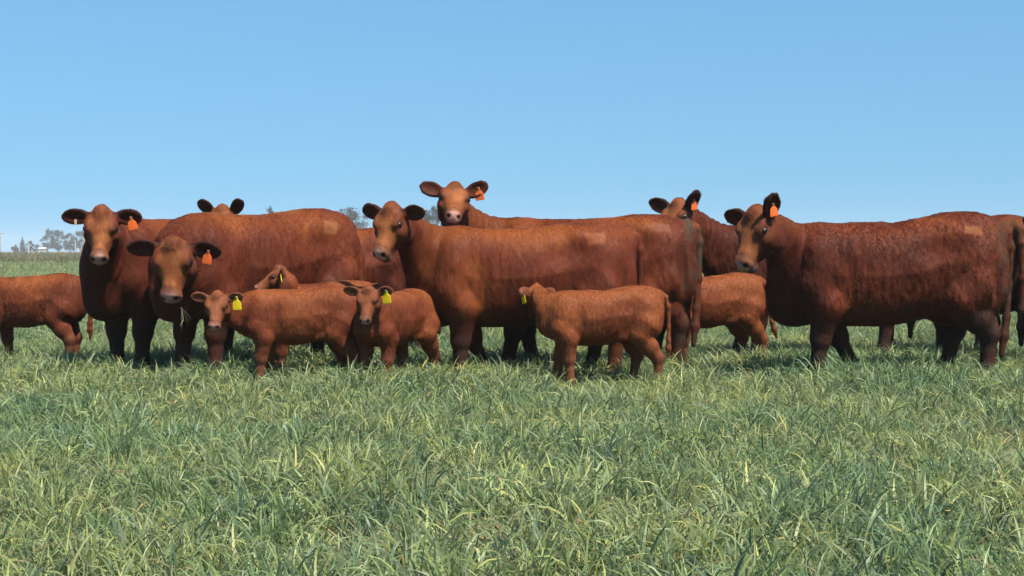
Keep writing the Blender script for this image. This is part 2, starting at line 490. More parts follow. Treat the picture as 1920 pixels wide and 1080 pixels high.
    if not calf:
        for sg in (1, -1):
            w_ = wide
            V.ell((0.340, sg * 0.395 * w_, 0.84), (0.060, 0.080, 0.30), 0.06, cut=True)      # behind the shoulder
            V.ell((-0.33, sg * 0.385 * w_, 1.09), (0.140, 0.070, 0.090), 0.09, cut=True)     # flank hollow
            V.ell((-0.385, sg * 0.40 * w_, 0.74), (0.055, 0.095, 0.22), 0.06, cut=True)      # in front of the thigh
            V.ell((-0.80, sg * 0.335 * w_, 0.86), (0.035, 0.050, 0.26), 0.06, cut=True)      # between the thigh muscles
    else:
        for sg in (1, -1):
            V.ell((0.155, sg * 0.195, 0.54), (0.032, 0.036, 0.16), 0.04, cut=True)
            V.ell((-0.19, sg * 0.185, 0.67), (0.065, 0.030, 0.05), 0.04, cut=True)
            V.ell((-0.185, sg * 0.20, 0.47), (0.030, 0.045, 0.11), 0.035, cut=True)
    # neck
    n0 = np.array(D['neck0']); nb = toL((0.04, 0, -0.105)); 
    fwd = np.array([1.0, 0, 0.05]) * D['neckfwd']
    dist = np.linalg.norm(nb - n0)
    back = toL((-0.5, 0, -0.12)) - toL((0, 0, 0)); back = unit(back * np.array([1, 1, 0.0]) + np.array([0, 0, -0.05]))
    C = bez(n0, n0 + fwd, nb + back * min(0.30 * (hs if calf else 1), 0.45 * dist), nb, 9)
    tt = np.linspace(0, 1, 9)
    rad = D['neck_r'] * (1 - tt) ** 1.25 + D['neck1_r'] * (1 - (1 - tt) ** 1.25)
    for i in range(8):
        dd = unit(C[i + 1] - C[i]); la = unit(np.cross([0, 0, 1.0], dd))
        ls = 0.62 + 0.14 * tt[i]
        V.cone(C[i], C[i + 1], rad[i], rad[i + 1], (0.08, 0.08, 0.08, 0.07, 0.05, 0.05, 0.05, 0.05)[i] * S, lat=la, ls=ls)
    # dewlap
    th = toL((0.12, 0, -0.215)); br = np.array([D['torso'][-2][0] - 0.06 * S, 0, D['torso'][-2][2] + 0.10 * S])
    md = (th + br) / 2 + np.array([0, 0, -0.03 * S]); md = md * 0.6 + C[3] * 0.4 + np.array([0, 0, -0.06 * S])
    V.chain([th, md, br], [0.035 * S, 0.05 * S, 0.075 * S], 0.10 * S)
    # head
    fr = (P, R)
    V.loft([(a_ * hx_, b_, c_, d_ * hw_) for a_, b_, c_, d_ in HEAD], 0.02 * hs, 2.5, taper_b=0.34, taper_t=0.10, frame=fr, sc=hs)
    Rc = R.T
    hell = lambda c, r, k=0.02, cut=False, RR=None: V.ell(toL(c), np.array(r) * (HV if RR is None else hs), k * hs, Rc if RR is None else Rc @ RR, cut)
    hell((0.0, 0, 0.050), (0.060, 0.034, 0.040), 0.10)                # poll
    hell((0.480, 0, -0.072), (0.056, 0.066, 0.058), 0.03)               # muzzle pad
    hell((0.435, 0, -0.150), (0.070, 0.049, 0.032), 0.025)              # chin
    for sg in (1, -1):
        hell((0.140, sg * 0.100, 0.026), (0.080, 0.024, 0.022), 0.05)   # brow
        hell((0.205, sg * 0.112, -0.055), (0.060, 0.022, 0.030), 0.03)  # cheekbone
        hell((0.115, sg * 0.078, -0.150), (0.095, 0.042, 0.075), 0.04)  # jaw
        hell((0.172, sg * 0.140, 0.002), (0.028, 0.018, 0.019), 0.012, True)   # eye socket
        hell((0.525, sg * 0.043, -0.050), (0.022, 0.018, 0.015), 0.010, True)  # nostril
        hell((0.47, sg * 0.085, -0.128), (0.075, 0.035, 0.008), 0.010, True)   # mouth line
    hell((0.53, 0, -0.125), (0.03, 0.07, 0.007), 0.010, True)
    ear_info = []
    for j, sg in enumerate((1, -1)):
        upa, foa = ears[j]                      # lift and forward angles in degrees
        ua, fa = math.radians(upa), math.radians(foa)
        dr = np.array([math.sin(fa) * math.cos(ua), sg * math.cos(fa) * math.cos(ua), math.sin(ua)])   # head frame
        o0 = np.array([0.72, sg * 0.15, 0.55]) if not (ear_open and ear_open[j]) else np.array(ear_open[j]); op = unit(o0 - dr * np.dot(o0, dr))
        wd = np.cross(op, dr)
        E = np.stack([dr, wd, op], 1)
        bse = np.array([0.012, sg * 0.088, -0.010])
        ec = bse + dr * 0.118
        V.cone(toL(bse), toL(bse + dr * 0.06), 0.034 * hs, 0.028 * hs, 0.03 * hs)
        hell(ec, (0.108, 0.066, 0.026), 0.022, False, E)
        hell(ec + dr * 0.012 + op * 0.026, (0.084, 0.049, 0.024), 0.014, True, E)
        ear_info.append((toL(ec), R.T @ dr, R.T @ op, E, ec))
    # tail
    tl2 = tl.copy(); k_ = np.linspace(0, 1, len(tl)); tl2[:, 1] += tail_side * k_ ** 1.5; tl2[:, 0] += tail_sx * k_ ** 1.5
    V.chain(list(tl2), D['tail_r'], 0.03 * S)
    verts, Q = V.mesh()
    # tidy: light smoothing
    nv = len(verts)
    # drop disconnected crumbs is unnecessary; move to world scale through the object
    n_ = verts
    tri = np.concatenate([Q[:, [0, 1, 2]], Q[:, [0, 2, 3]]])
    def vnorm(vv):
        nr_ = np.cross(vv[tri[:, 1]] - vv[tri[:, 0]], vv[tri[:, 2]] - vv[tri[:, 0]]); o_ = np.zeros((nv, 3))
        for q_ in range(3):
            np.add.at(o_, tri[:, q_], nr_)
        return o_ / (np.linalg.norm(o_, axis=1)[:, None] + 1e-9)
    vn = vnorm(verts)
    # uneven flesh, faint ribs, folds of the neck
    xs_, zs_ = verts[:, 0] / S, verts[:, 2] / S
    qd = np.linalg.norm((verts - P) @ R.T / HV - np.array([0.2, 0, -0.08]), axis=1)
    bodym = sstep(0.45, 0.75, zs_) * sstep(0.28, 0.42, qd)
    dsp = 0.006 * snoise(verts / S, 5.5, seed + 3) + 0.0035 * snoise(verts / S, 13.0, seed + 6)
    ribs = sstep(-0.38, -0.22, xs_) * sstep(0.40, 0.28, xs_) * np.sin((xs_ + 0.12 * zs_) * 6.283 / 0.085 + 1.5 * snoise(verts / S, 2.0, seed)) * (0.0013 if not calf else 0.0004)
    folds = sstep(0.62, 0.80, xs_) * np.sin((xs_ * 0.9 + 0.25 * zs_ + 0.4 * np.abs(verts[:, 1]) / S) * 6.283 / 0.075 + 2.2 * snoise(verts / S, 3.0, seed + 1)) * 0.004
    rip = 0.0024 * shag * snoise(verts / S * np.array([1, 1, 0.45]), 62.0, seed + 12)
    verts = verts + vn * ((rip + dsp + ribs + folds) * bodym * S)[:, None]
    # ---------------------------------------------------------------- colour of the coat
    qh = ((verts - P) @ R.T) / HV                       # head coordinates
    z = verts[:, 2]; Z = 1.32 if not calf else 0.80
    base = np.array([0.126, 0.0240, 0.0065]) if not calf else np.array([0.160, 0.0370, 0.0115])
    dark = np.array([0.060, 0.0112, 0.0044]) if not calf else np.array([0.100, 0.0215, 0.0080])
    lite = np.array([0.232, 0.061, 0.0120]) if not calf else np.array([0.250, 0.0700, 0.0195])
    n1 = snoise(verts / S, 3.1, seed); n2 = snoise(verts / S, 9.0, seed + 2); n3 = snoise(verts / S, 24.0, seed + 5)
    mix = np.clip(0.5 + tone + 0.26 * n1 + 0.10 * n2 + 0.05 * n3, 0, 1)[:, None]
    rp = snoise(verts / S * np.array([1, 1, 0.45]), 42.0, seed + 11) * 0.6 + snoise(verts / S * np.array([1, 1, 0.6]), 75.0, seed + 13) * 0.4
    mix = np.clip(mix + (0.11 * shag * rp)[:, None], 0, 1)
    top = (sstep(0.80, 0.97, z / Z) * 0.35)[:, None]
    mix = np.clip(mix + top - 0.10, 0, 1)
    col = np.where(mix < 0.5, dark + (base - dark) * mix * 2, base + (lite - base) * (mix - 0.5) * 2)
    # neck and forequarter darker in the cows
    if not calf:
        nk = (sstep(0.35, 0.75, verts[:, 0]) * 0.45)[:, None]
        col = col * (1 - nk) + dark * nk
    blend = lambda m, c: col * (1 - m[:, None]) + np.array(c) * m[:, None]
    inhead = sstep(-0.10, 0.0, qh[:, 0]) * (1 - sstep(0.6, 0.65, qh[:, 0])) * (np.abs(qh[:, 1]) < 0.17) * (qh[:, 2] > -0.3) * (qh[:, 2] < 0.14)
    face = inhead * sstep(-0.15, -0.02, qh[:, 2]) * (1 - sstep(0.085, 0.13, np.abs(qh[:, 1])) * 0.7) * np.clip(0.78 + 0.3 * snoise(qh, 22, seed) + 0.2 * n3, 0, 1)
    fvar = 0.62 + 0.34 * (math.sin(seed * 12.7) * 0.5 + 0.5)
    col = blend(face * fvar, (0.33, 0.112, 0.036) if not calf else (0.29, 0.105, 0.048))
    fore = inhead * sstep(0.16, 0.02, qh[:, 0] + 0.04 * n2) * np.clip(0.8 + 0.5 * snoise(qh, 40, seed + 3), 0, 1)
    col = blend(fore * 0.62, base * 0.95)
    sidef = inhead * sstep(0.060, 0.105, np.abs(qh[:, 1])) * sstep(0.45, 0.35, qh[:, 0])
    col = blend(sidef * 0.55, base * 0.8)
    whorl = inhead * np.exp(-((qh[:, 0] - 0.10) / 0.07) ** 2 - (qh[:, 1] / 0.05) ** 2) * (qh[:, 2] > 0)
    col = blend(whorl * 0.55, (0.13, 0.040, 0.015))
    band = inhead * np.exp(-((qh[:, 0] - 0.435) / 0.022) ** 2) * (qh[:, 2] > -0.1)
    col = blend(band * 0.7, (0.10, 0.030, 0.016))
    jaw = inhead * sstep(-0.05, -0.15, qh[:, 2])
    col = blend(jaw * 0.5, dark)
    for sg in (1, -1):
        ring = inhead * np.exp(-((qh[:, 0] - 0.172) / 0.050) ** 2 - ((qh[:, 2] - 0.0) / 0.034) ** 2) * (qh[:, 1] * sg > 0.06)
        col = blend(np.clip(ring * 1.3, 0, 1) * 0.75, (0.10, 0.035, 0.022))  # dark eye surround, widened to paint in the shadow round the eye
    lip = inhead * sstep(0.43, 0.47, qh[:, 0]) * (0.75 + 0.25 * n3)
    col = blend(np.clip(lip, 0, 1) * 0.7, (0.15, 0.075, 0.050))
    muz = inhead * sstep(0.478, 0.508, qh[:, 0] + 0.012 * n2 + 0.006 * n3) * sstep(-0.112, -0.092, qh[:, 2]) * sstep(0.062, 0.045, np.abs(qh[:, 1]) + 0.005 * n3)
    col = blend(muz, np.array((0.48, 0.25, 0.195))) * (1 + 0.10 * (muz * n3)[:, None])
    chin = inhead * sstep(0.40, 0.46, qh[:, 0]) * sstep(-0.118, -0.130, qh[:, 2])
    col = blend(chin * 0.85, (0.12, 0.07, 0.05))
    for sg in (1, -1):
        nos = inhead * np.exp(-(((qh[:, 0] - 0.515) / 0.030) ** 2 + ((qh[:, 1] - sg * 0.044) / 0.019) ** 2 + ((qh[:, 2] + 0.052) / 0.019) ** 2) ** 2)
        col = blend(np.clip(nos * 1.5, 0, 1), (0.02, 0.010, 0.010))  # darkness of the nostril hollow painted into the colour
    for j, sg in enumerate((1, -1)):
        e_c, e_d, e_o, E, ec = ear_info[j]
        qe = (qh - ec) @ E
        me_ = ((qe[:, 0] / 0.15) ** 2 + (qe[:, 1] / 0.085) ** 2 + (qe[:, 2] / 0.06) ** 2 < 1) * (qh[:, 1] * sg > 0.085)
        col = blend(me_ * 0.75, dark * 0.9 if not calf else (0.17, 0.058, 0.028))
        rim = me_ * sstep(0.75, 1.0, np.sqrt((qe[:, 0] / 0.108) ** 2 + (qe[:, 1] / 0.066) ** 2))
        col = blend(rim * 0.6, (0.04, 0.015, 0.011) if not calf else (0.19, 0.066, 0.033))
    if not calf:
        dung = sstep(0.45, 0.75, snoise(verts, 6.5, seed + 21) + 0.25 * n3) * sstep(0.72, 0.45, z / Z) * sstep(0.1, -0.4, verts[:, 0])
        col = blend(dung * 0.55, (0.045, 0.030, 0.020))
    # mud and, on cows, painted under-belly shade on the legs, hooves, manure by the tail, clipped patch on the hip
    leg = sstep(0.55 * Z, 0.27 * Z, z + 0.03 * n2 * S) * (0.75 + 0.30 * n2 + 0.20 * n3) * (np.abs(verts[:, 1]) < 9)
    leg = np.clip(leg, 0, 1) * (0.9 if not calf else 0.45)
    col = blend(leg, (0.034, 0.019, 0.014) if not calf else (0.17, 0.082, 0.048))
    col = blend(sstep(0.075 * S, 0.055 * S, z), (0.03, 0.025, 0.02))
    if manure > 0:
        mm = manure * sstep(-0.72 * S, -0.90 * S, verts[:, 0] + 0.05 * n2) * sstep(0.25, 0.55, z / Z + 0.08 * n2) * np.clip(0.45 + 0.6 * n2 + 0.7 * n3, 0, 1)
        col = blend(mm, (0.055, 0.045, 0.026))
    pm = np.zeros(nv)
    if patch:
        cx, cz, wx, wz, cc, sk = patch
        dx = (verts[:, 0] - cx) + sk * (z - cz) + 0.010 * n3 + 0.008 * n2; dz = z - cz + 0.008 * n3 - 0.006 * n2
        pm = sstep(wx + 0.006, wx - 0.014, np.abs(dx)) * sstep(wz + 0.006, wz - 0.014, np.abs(dz)) * (verts[:, 1] > 0.05)
        col = blend(pm * 0.62, cc)
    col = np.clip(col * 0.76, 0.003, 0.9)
    me = mesh_np(name + '_body', verts, Q)
    set_col(me, col)
    root = bpy.data.objects.new(name, None); COL.objects.link(root)
    root.location = org; root.rotation_euler = (0, 0, hd); root.scale = (scale,) * 3
    root.empty_display_size = 0.3
    tag(root, label, kind if calf is False else 'calf', 'red cows of the herd' if not calf else 'red calves of the herd')
    body = obj('body', me, M_COAT, root)
    # ---------------------------------------------------------------- hair coat
    a, b, c = verts[tri[:, 0]], verts[tri[:, 1]], verts[tri[:, 2]]
    nr = np.cross(b - a, c - a); ar = np.linalg.norm(nr, axis=1) * 0.5
    furless = np.clip(muz + chin * 0.5 + sstep(0.085 * S, 0.06 * S, z), 0, 1)
    wgt = ar * (1 - furless[tri[:, 0]]) * (z[tri[:, 0]] > 0.10 * S)
    nh = int(hair_n * wgt.sum() * (1 if not calf else 2.2))
    rg = np.random.default_rng(int(seed * 100) + 7)
    cw = np.cumsum(wgt); ti = np.searchsorted(cw, rg.random(nh) * cw[-1]); ti = np.clip(ti, 0, len(tri) - 1)
    r1 = np.sqrt(rg.random(nh)); r2 = rg.random(nh)
    w0, w1, w2 = 1 - r1, r1 * (1 - r2), r1 * r2
    root_p = a[ti] * w0[:, None] + b[ti] * w1[:, None] + c[ti] * w2[:, None]
    # smooth vertex normals
    vn = vnorm(verts)
    nn = vn[tri[ti, 0]] * w0[:, None] + vn[tri[ti, 1]] * w1[:, None] + vn[tri[ti, 2]] * w2[:, None]
    nn /= np.linalg.norm(nn, axis=1)[:, None] + 1e-9
    qh_r = ((root_p - P) @ R.T) / HV
    hmask = (sstep(-0.12, 0.0, qh_r[:, 0]) * (np.abs(qh_r[:, 1]) < 0.3) * (np.abs(qh_r[:, 2]) < 0.3))[:, None]
    flow = np.tile(np.array([-0.42, 0, -0.90]), (nh, 1))
    wv = np.stack([snoise(root_p / S, 13, seed + 1), snoise(root_p / S, 13, seed + 4), snoise(root_p / S, 13, seed + 7)], 1)
    flow = flow + 0.38 * shag * wv
    flow = flow * (1 - hmask) + (R[0] * 0.9 + 0.25 * wv) * hmask
    flow -= nn * (flow * nn).sum(1)[:, None]
    flow /= np.linalg.norm(flow, axis=1)[:, None] + 1e-9
    jit = rg.normal(size=(nh, 3)) * 0.11
    ln = (0.0125 if not calf else 0.0105) * (0.6 + 0.6 * rg.random(nh)) * shag
    cl = 0.80 + 0.45 * snoise(root_p / S * np.array([1, 1, 0.34]) + 0.008 * wv, 125, seed + 11)
    ln *= cl
    pollm = np.exp(-((qh_r[:, 0] - 0.02) / 0.07) ** 2 - (qh_r[:, 1] / 0.08) ** 2) * (qh_r[:, 2] > 0)
    ln *= 1 - 0.62 * hmask[:, 0] * (1 - pollm) + 0.7 * pollm * hmask[:, 0]
    lz = root_p[:, 2] / Z
    ln *= 0.55 + 0.45 * sstep(0.15, 0.45, lz)
    pmr = pm[tri[ti, 0]]; ln *= 1 - 0.75 * pmr
    earm = (np.abs(qh_r[:, 1]) > 0.115) & (hmask[:, 0] > 0.3)
    ln = np.where(earm, ln * 2.1, ln)
    tlm = (root_p[:, 0] < tl[:, 0].max() - 0.09 * S) & (lz < 0.42) & (np.abs(root_p[:, 1] - tail_side) < 0.16)
    ln = np.where(tlm & (root_p[:, 0] < -0.93 * (S if calf else 1) ), ln * 1.9, ln)
    d1 = unit_rows(flow * 0.92 + nn * 0.26 + jit); d2 = unit_rows(flow + nn * 0.05 + jit + np.array([0, 0, -0.15]))
    pts = np.stack([root_p - nn * 0.002, root_p + d1 * (ln * 0.5)[:, None], root_p + d1 * (ln * 0.5)[:, None] + d2 * (ln * 0.5)[:, None]], 1)
    stq = root_p / S * np.array([1, 1, 0.34]) + 0.008 * wv
    strk = snoise(stq, 125, seed + 11) * 0.65 + snoise(stq, 62, seed + 12) * 0.5
    hc = col[tri[ti, 0]] * (0.91 + 0.18 * rg.random(nh))[:, None] * (1 + 0.20 * min(shag, 1.2) * strk * (1 - 0.6 * hmask[:, 0]))[:, None]
    cu = bpy.data.hair_curves.new(name + '_coat')
    cu.add_curves([3] * nh)
    cu.attributes['position'].data.foreach_set('vector', pts.astype(np.float32).ravel())
    ra = cu.attributes.get('radius') or cu.attributes.new('radius', 'FLOAT', 'POINT')
    rr = np.tile(np.array([0.0013, 0.0011, 0.0004], np.float32) * (1.0 if not calf else 0.8), nh)
    ra.data.foreach_set('value', rr)
    ca = cu.attributes.new('col', 'FLOAT_COLOR', 'CURVE')
    cc4 = np.ones((nh, 4), np.float32); cc4[:, :3] = np.clip(hc, 0.003, 0.9)
    ca.data.foreach_set('color', cc4.ravel())
    coat = bpy.data.objects.new('coat', cu); COL.objects.link(coat); coat.parent = root
    cu.materials.append(M_HAIR); coat['kind'] = 'stuff'
    # ---------------------------------------------------------------- eyes
    er = 0.024 * hs
    for sg in (1, -1):
        near = (np.abs(qh[:, 0] - 0.172) < 0.03) & (np.abs(qh[:, 2] - 0.002) < 0.025) & (qh[:, 1] * sg > 0.05) & (np.abs(qh[:, 1]) < 0.16)
        yy = np.median(np.abs(qh[near, 1])) if near.any() else 0.12
        ev, ef = uv_ball(er)
        eo = obj('eye', pydata('eye', ev, ef), M_EYE, root)
        eo.location = toL((0.172, sg * (yy - 0.010), 0.002))
    # ---------------------------------------------------------------- ear tag in the left ear
    if tagcol:
        e_c, e_d, e_o, E, ec = ear_info[0]
        to = bpy.data.objects.new('ear_tag', ME_TAG[tagcol]); COL.objects.link(to); to.parent = root
        zax = np.array([0, 0, 1.0]); yax = unit(e_o - zax * e_o[2])
        if tag_turn:
            ct, s_t = math.cos(math.radians(tag_turn)), math.sin(math.radians(tag_turn))
            yax = np.array([yax[0] * ct - yax[1] * s_t, yax[0] * s_t + yax[1] * ct, 0])
        tl_ = 0.22 * math.sin(seed * 7.3); zax = unit(zax + tl_ * np.cross(yax, zax) + 0.12 * yax); yax = unit(yax - zax * np.dot(yax, zax))
        xax = np.cross(yax, zax)
        k_t = 1.10
        pos = e_c + e_d * 0.02 * hs + e_o * 0.016 * hs
        Mx = Matrix([[*(np.array([xax[r_], yax[r_], zax[r_]]) * k_t), pos[r_]] for r_ in range(3)] + [[0, 0, 0, 1]])
        to.matrix_local = Mx
        bo = bpy.data.objects.new('tag_button', ME_BUT); COL.objects.link(bo); bo.parent = to
        bo.location = (0, 0.003, 0)
    if pale_tag:
        e_c, e_d, e_o, E, ec = ear_info[1]
        po = bpy.data.objects.new('ear_tag', ME_PALE); COL.objects.link(po); po.parent = root
        po['label'] = 'small pale tag in the right ear'
        yax = unit(e_o * np.array([1, 1, 0])); xax = np.cross(yax, [0, 0, 1.0]); pos = e_c + e_o * 0.012 - np.array([0, 0, 0.03])
        po.matrix_local = Matrix(((xax[0], yax[0], 0, pos[0]), (xax[1], yax[1], 0, pos[1]), (0, 0, 1, pos[2]), (0, 0, 0, 1)))
    return root


def unit_rows(v):
    return v / (np.linalg.norm(v, axis=1)[:, None] + 1e-9)


PATCH = (0.33, 0.115, 0.048)
# ------------------------------------------------------------------ THE SETTING

# ground: one sheet to the horizon
def ground_mat():
    m, nt, b = new_mat('pasture_soil')
    ge = N(nt, 'ShaderNodeNewGeometry')
    n1 = N(nt, 'ShaderNodeTexNoise'); n1.inputs['Scale'].default_value = 0.9; n1.inputs['Detail'].default_value = 8; n1.inputs['Roughness'].default_value = 0.7
    nt.links.new(ge.outputs['Position'], n1.inputs['Vector'])
    r1 = ramp(nt, [(0.30, (0.050, 0.055, 0.025)), (0.50, (0.085, 0.098, 0.038)), (0.72, (0.135, 0.132, 0.058))])
    nt.links.new(n1.outputs['Fac'], r1.inputs[0])
    # the field past the pasture is dry weeds
    sx = N(nt, 'ShaderNodeSeparateXYZ'); nt.links.new(ge.outputs['Position'], sx.inputs[0])
    mr = N(nt, 'ShaderNodeMapRange'); mr.inputs[1].default_value = 110; mr.inputs[2].default_value = 260
    nt.links.new(sx.outputs[1], mr.inputs[0])
    n2 = N(nt, 'ShaderNodeTexNoise'); n2.inputs['Scale'].default_value = 0.05; n2.inputs['Detail'].default_value = 6
    nt.links.new(ge.outputs['Position'], n2.inputs['Vector'])
    r2 = ramp(nt, [(0.35, (0.115, 0.105, 0.050)), (0.65, (0.175, 0.150, 0.078))])
    nt.links.new(n2.outputs['Fac'], r2.inputs[0])
    mx = N(nt, 'ShaderNodeMix', data_type='RGBA')
    nt.links.new(mr.outputs[0], mx.inputs[0]); nt.links.new(r1.outputs[0], mx.inputs[6]); nt.links.new(r2.outputs[0], mx.inputs[7])
    nt.links.new(mx.outputs[2], b.inputs['Base Color'])
    b.inputs['Roughness'].default_value = 0.95; b.inputs['Specular IOR Level'].default_value = 0.05
    return m


GX, GY = 900.0, 1500.0
gv = [(-GX, -40, 0), (GX, -40, 0), (GX, GY, 0), (-GX, GY, 0)]
tag(obj('ground', pydata('ground', gv, [(0, 1, 2, 3)], False), ground_mat()), None, None, kind='structure')


# pasture grass: curved blades in clumps, scattered by geometry nodes
def grass_mat():
    m, nt, b = new_mat('grass_blades')
    at = N(nt, 'ShaderNodeAttribute'); at.attribute_name = 'col'
    oi = N(nt, 'ShaderNodeObjectInfo')
    ge = N(nt, 'ShaderNodeNewGeometry')
    nz = N(nt, 'ShaderNodeTexNoise'); nz.inputs['Scale'].default_value = 0.55; nz.inputs['Detail'].default_value = 3
    nt.links.new(ge.outputs['Position'], nz.inputs['Vector'])
    r = ramp(nt, [(0.30, (0.74, 0.90, 0.95)), (0.52, (1.0, 1.0, 1.0)), (0.74, (1.16, 1.08, 0.90))])
    nt.links.new(nz.outputs['Fac'], r.inputs[0])
    r2 = ramp(nt, [(0.0, (0.62, 0.74, 0.84)), (0.45, (1.0, 1.0, 1.0)), (0.85, (1.34, 1.28, 1.05)), (0.97, (1.55, 1.32, 0.95))])
    nt.links.new(oi.outputs['Random'], r2.inputs[0])
    m1 = N(nt, 'ShaderNodeMix', data_type='RGBA', blend_type='MULTIPLY'); m1.inputs[0].default_value = 1
    m2 = N(nt, 'ShaderNodeMix', data_type='RGBA', blend_type='MULTIPLY'); m2.inputs[0].default_value = 1
    nt.links.new(at.outputs['Color'], m1.inputs[6]); nt.links.new(r.outputs[0], m1.inputs[7])
    nt.links.new(m1.outputs[2], m2.inputs[6]); nt.links.new(r2.outputs[0], m2.inputs[7])
    nt.links.new(m2.outputs[2], b.inputs['Base Color'])
    b.inputs['Roughness'].default_value = 0.45; b.inputs['Specular IOR Level'].default_value = 0.30
    tr = N(nt, 'ShaderNodeBsdfTranslucent'); nt.links.new(m2.outputs[2], tr.inputs[0])
    ms = N(nt, 'ShaderNodeMixShader'); ms.inputs[0].default_value = 0.42
    nt.links.new(b.outputs[0], ms.inputs[1]); nt.links.new(tr.outputs[0], ms.inputs[2])
    nt.links.new(ms.outputs[0], nt.nodes['Material Output'].inputs[0])
    return m


M_GRASS = grass_mat()


def blade(rg, vs, fs, cs, bx, by, L, w, lean, bend, azm, c, seg=5, twist=0.6):
    """one flat curved blade: leans by lean, then bends over by bend radians along its length"""
    d = np.array([math.cos(azm), math.sin(azm)])
    p = np.array([bx, by, -0.01]); i0 = len(vs); tw0 = rg.uniform(-1.2, 1.2); kink = rg.random() < 0.25; kt = rg.uniform(0.45, 0.75)
    for k in range(seg + 1):
        t = k / seg
        a = lean + bend * t ** 1.6 + (0.9 if kink and t > kt else 0)
        ww = w * (0.75 + 0.5 * t) * (1 - t ** 2.6) ** 0.8 * 0.5 + 0.0002
        side = np.array([-d[1], d[0], 0.0])
        up = np.array([d[0] * math.cos(a), d[1] * math.cos(a), -math.sin(a)])
        tw = tw0 + twist * t
        sv = side * math.cos(tw) + up * math.sin(tw)
        vs.append(p - sv * ww); vs.append(p + sv * ww)
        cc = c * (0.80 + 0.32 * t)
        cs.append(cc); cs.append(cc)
        p = p + np.array([d[0] * math.sin(a), d[1] * math.sin(a), math.cos(a)]) * L / seg
    for k in range(seg):
        a = i0 + 2 * k
        fs.append((a, a + 1, a + 3, a + 2))


def clump(seed, n, rad, Lr, wr, lean=(0.05, 0.75), bend=(0.2, 1.9), dry=0.06, seg=5):
    rg = np.random.default_rng(seed)
    vs, fs, cs = [], [], []
    for _ in range(n):
        r = rad * math.sqrt(rg.random()); a = rg.uniform(0, 6.283)
        q = rg.random()
        c = np.array([0.145, 0.205, 0.066]) * (1 - q) + np.array([0.285, 0.345, 0.155]) * q
        if rg.random() < 0.35: c = np.array([0.165, 0.215, 0.115]) * rg.uniform(0.8, 1.25)       # glaucous
        if rg.random() < 0.14: c = np.array([0.36, 0.37, 0.15]) * rg.uniform(0.7, 1.1)            # yellowing
        if rg.random() < dry: c = np.array([0.40, 0.30, 0.16]) * rg.uniform(0.6, 1.1)             # dead
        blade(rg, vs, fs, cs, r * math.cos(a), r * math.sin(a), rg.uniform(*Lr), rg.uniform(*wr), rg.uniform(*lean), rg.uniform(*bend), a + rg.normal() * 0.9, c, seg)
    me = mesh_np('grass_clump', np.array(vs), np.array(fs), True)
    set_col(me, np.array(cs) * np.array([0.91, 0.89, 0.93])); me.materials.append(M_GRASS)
    return me


def scatter(name, protos, P, rot, scl, idx):
    """one object whose geometry nodes put clump meshes on its points"""
    col = bpy.data.collections.new(name + '_clumps')
    for i, me in enumerate(protos):
        col.objects.link(bpy.data.objects.new('%s_clump_%02d' % (name, i), me))
    me = bpy.data.meshes.new(name)
    me.vertices.add(len(P)); me.vertices.foreach_set('co', P.astype(np.float32).ravel())
    a = me.attributes.new('rot', 'FLOAT_VECTOR', 'POINT'); a.data.foreach_set('vector', rot.astype(np.float32).ravel())
    a = me.attributes.new('scl', 'FLOAT_VECTOR', 'POINT'); a.data.foreach_set('vector', scl.astype(np.float32).ravel())
    a = me.attributes.new('idx', 'INT', 'POINT'); a.data.foreach_set('value', idx.astype(np.int32))
    o = obj(name, me)
    ng = bpy.data.node_groups.new(name + '_scatter', 'GeometryNodeTree')
    ng.interface.new_socket('Geometry', in_out='INPUT', socket_type='NodeSocketGeometry')
    ng.interface.new_socket('Geometry', in_out='OUTPUT', socket_type='NodeSocketGeometry')
    gi = ng.nodes.new('NodeGroupInput'); go = ng.nodes.new('NodeGroupOutput')
    ip = ng.nodes.new('GeometryNodeInstanceOnPoints'); ip.inputs['Pick Instance'].default_value = True
    ci = ng.nodes.new('GeometryNodeCollectionInfo'); ci.inputs['Collection'].default_value = col
    ci.inputs['Separate Children'].default_value = True; ci.inputs['Reset Children'].default_value = True

    def na(nm, dt):
        n = ng.nodes.new('GeometryNodeInputNamedAttribute'); n.data_type = dt; n.inputs['Name'].default_value = nm
        return n.outputs['Attribute']
    L = ng.links.new
    L(gi.outputs[0], ip.inputs['Points']); L(ci.outputs[0], ip.inputs['Instance'])
    L(na('idx', 'INT'), ip.inputs['Instance Index'])
    er = ng.nodes.new('FunctionNodeEulerToRotation'); L(na('rot', 'FLOAT_VECTOR'), er.inputs[0]); L(er.outputs[0], ip.inputs['Rotation'])
    L(na('scl', 'FLOAT_VECTOR'), ip.inputs['Scale']); L(ip.outputs[0], go.inputs[0])
    md = o.modifiers.new('scatter', 'NODES'); md.node_group = ng
    return o


def frustum_points(y0, y1, dens, margin=1.0, far_x=None):
    """random ground points between two distances, a bit wider than the view"""
    hw = lambda y: 0.40 * y + margin + 0.8
    n = int(dens * (hw(y0) + hw(y1)) * (y1 - y0))
    y = rng.uniform(y0, y1, int(n * 1.3)); x = rng.uniform(-hw(y1), hw(y1), len(y))
    k = np.abs(x) < hw(y)
    return np.stack([x[k], y[k], np.zeros(k.sum())], 1)


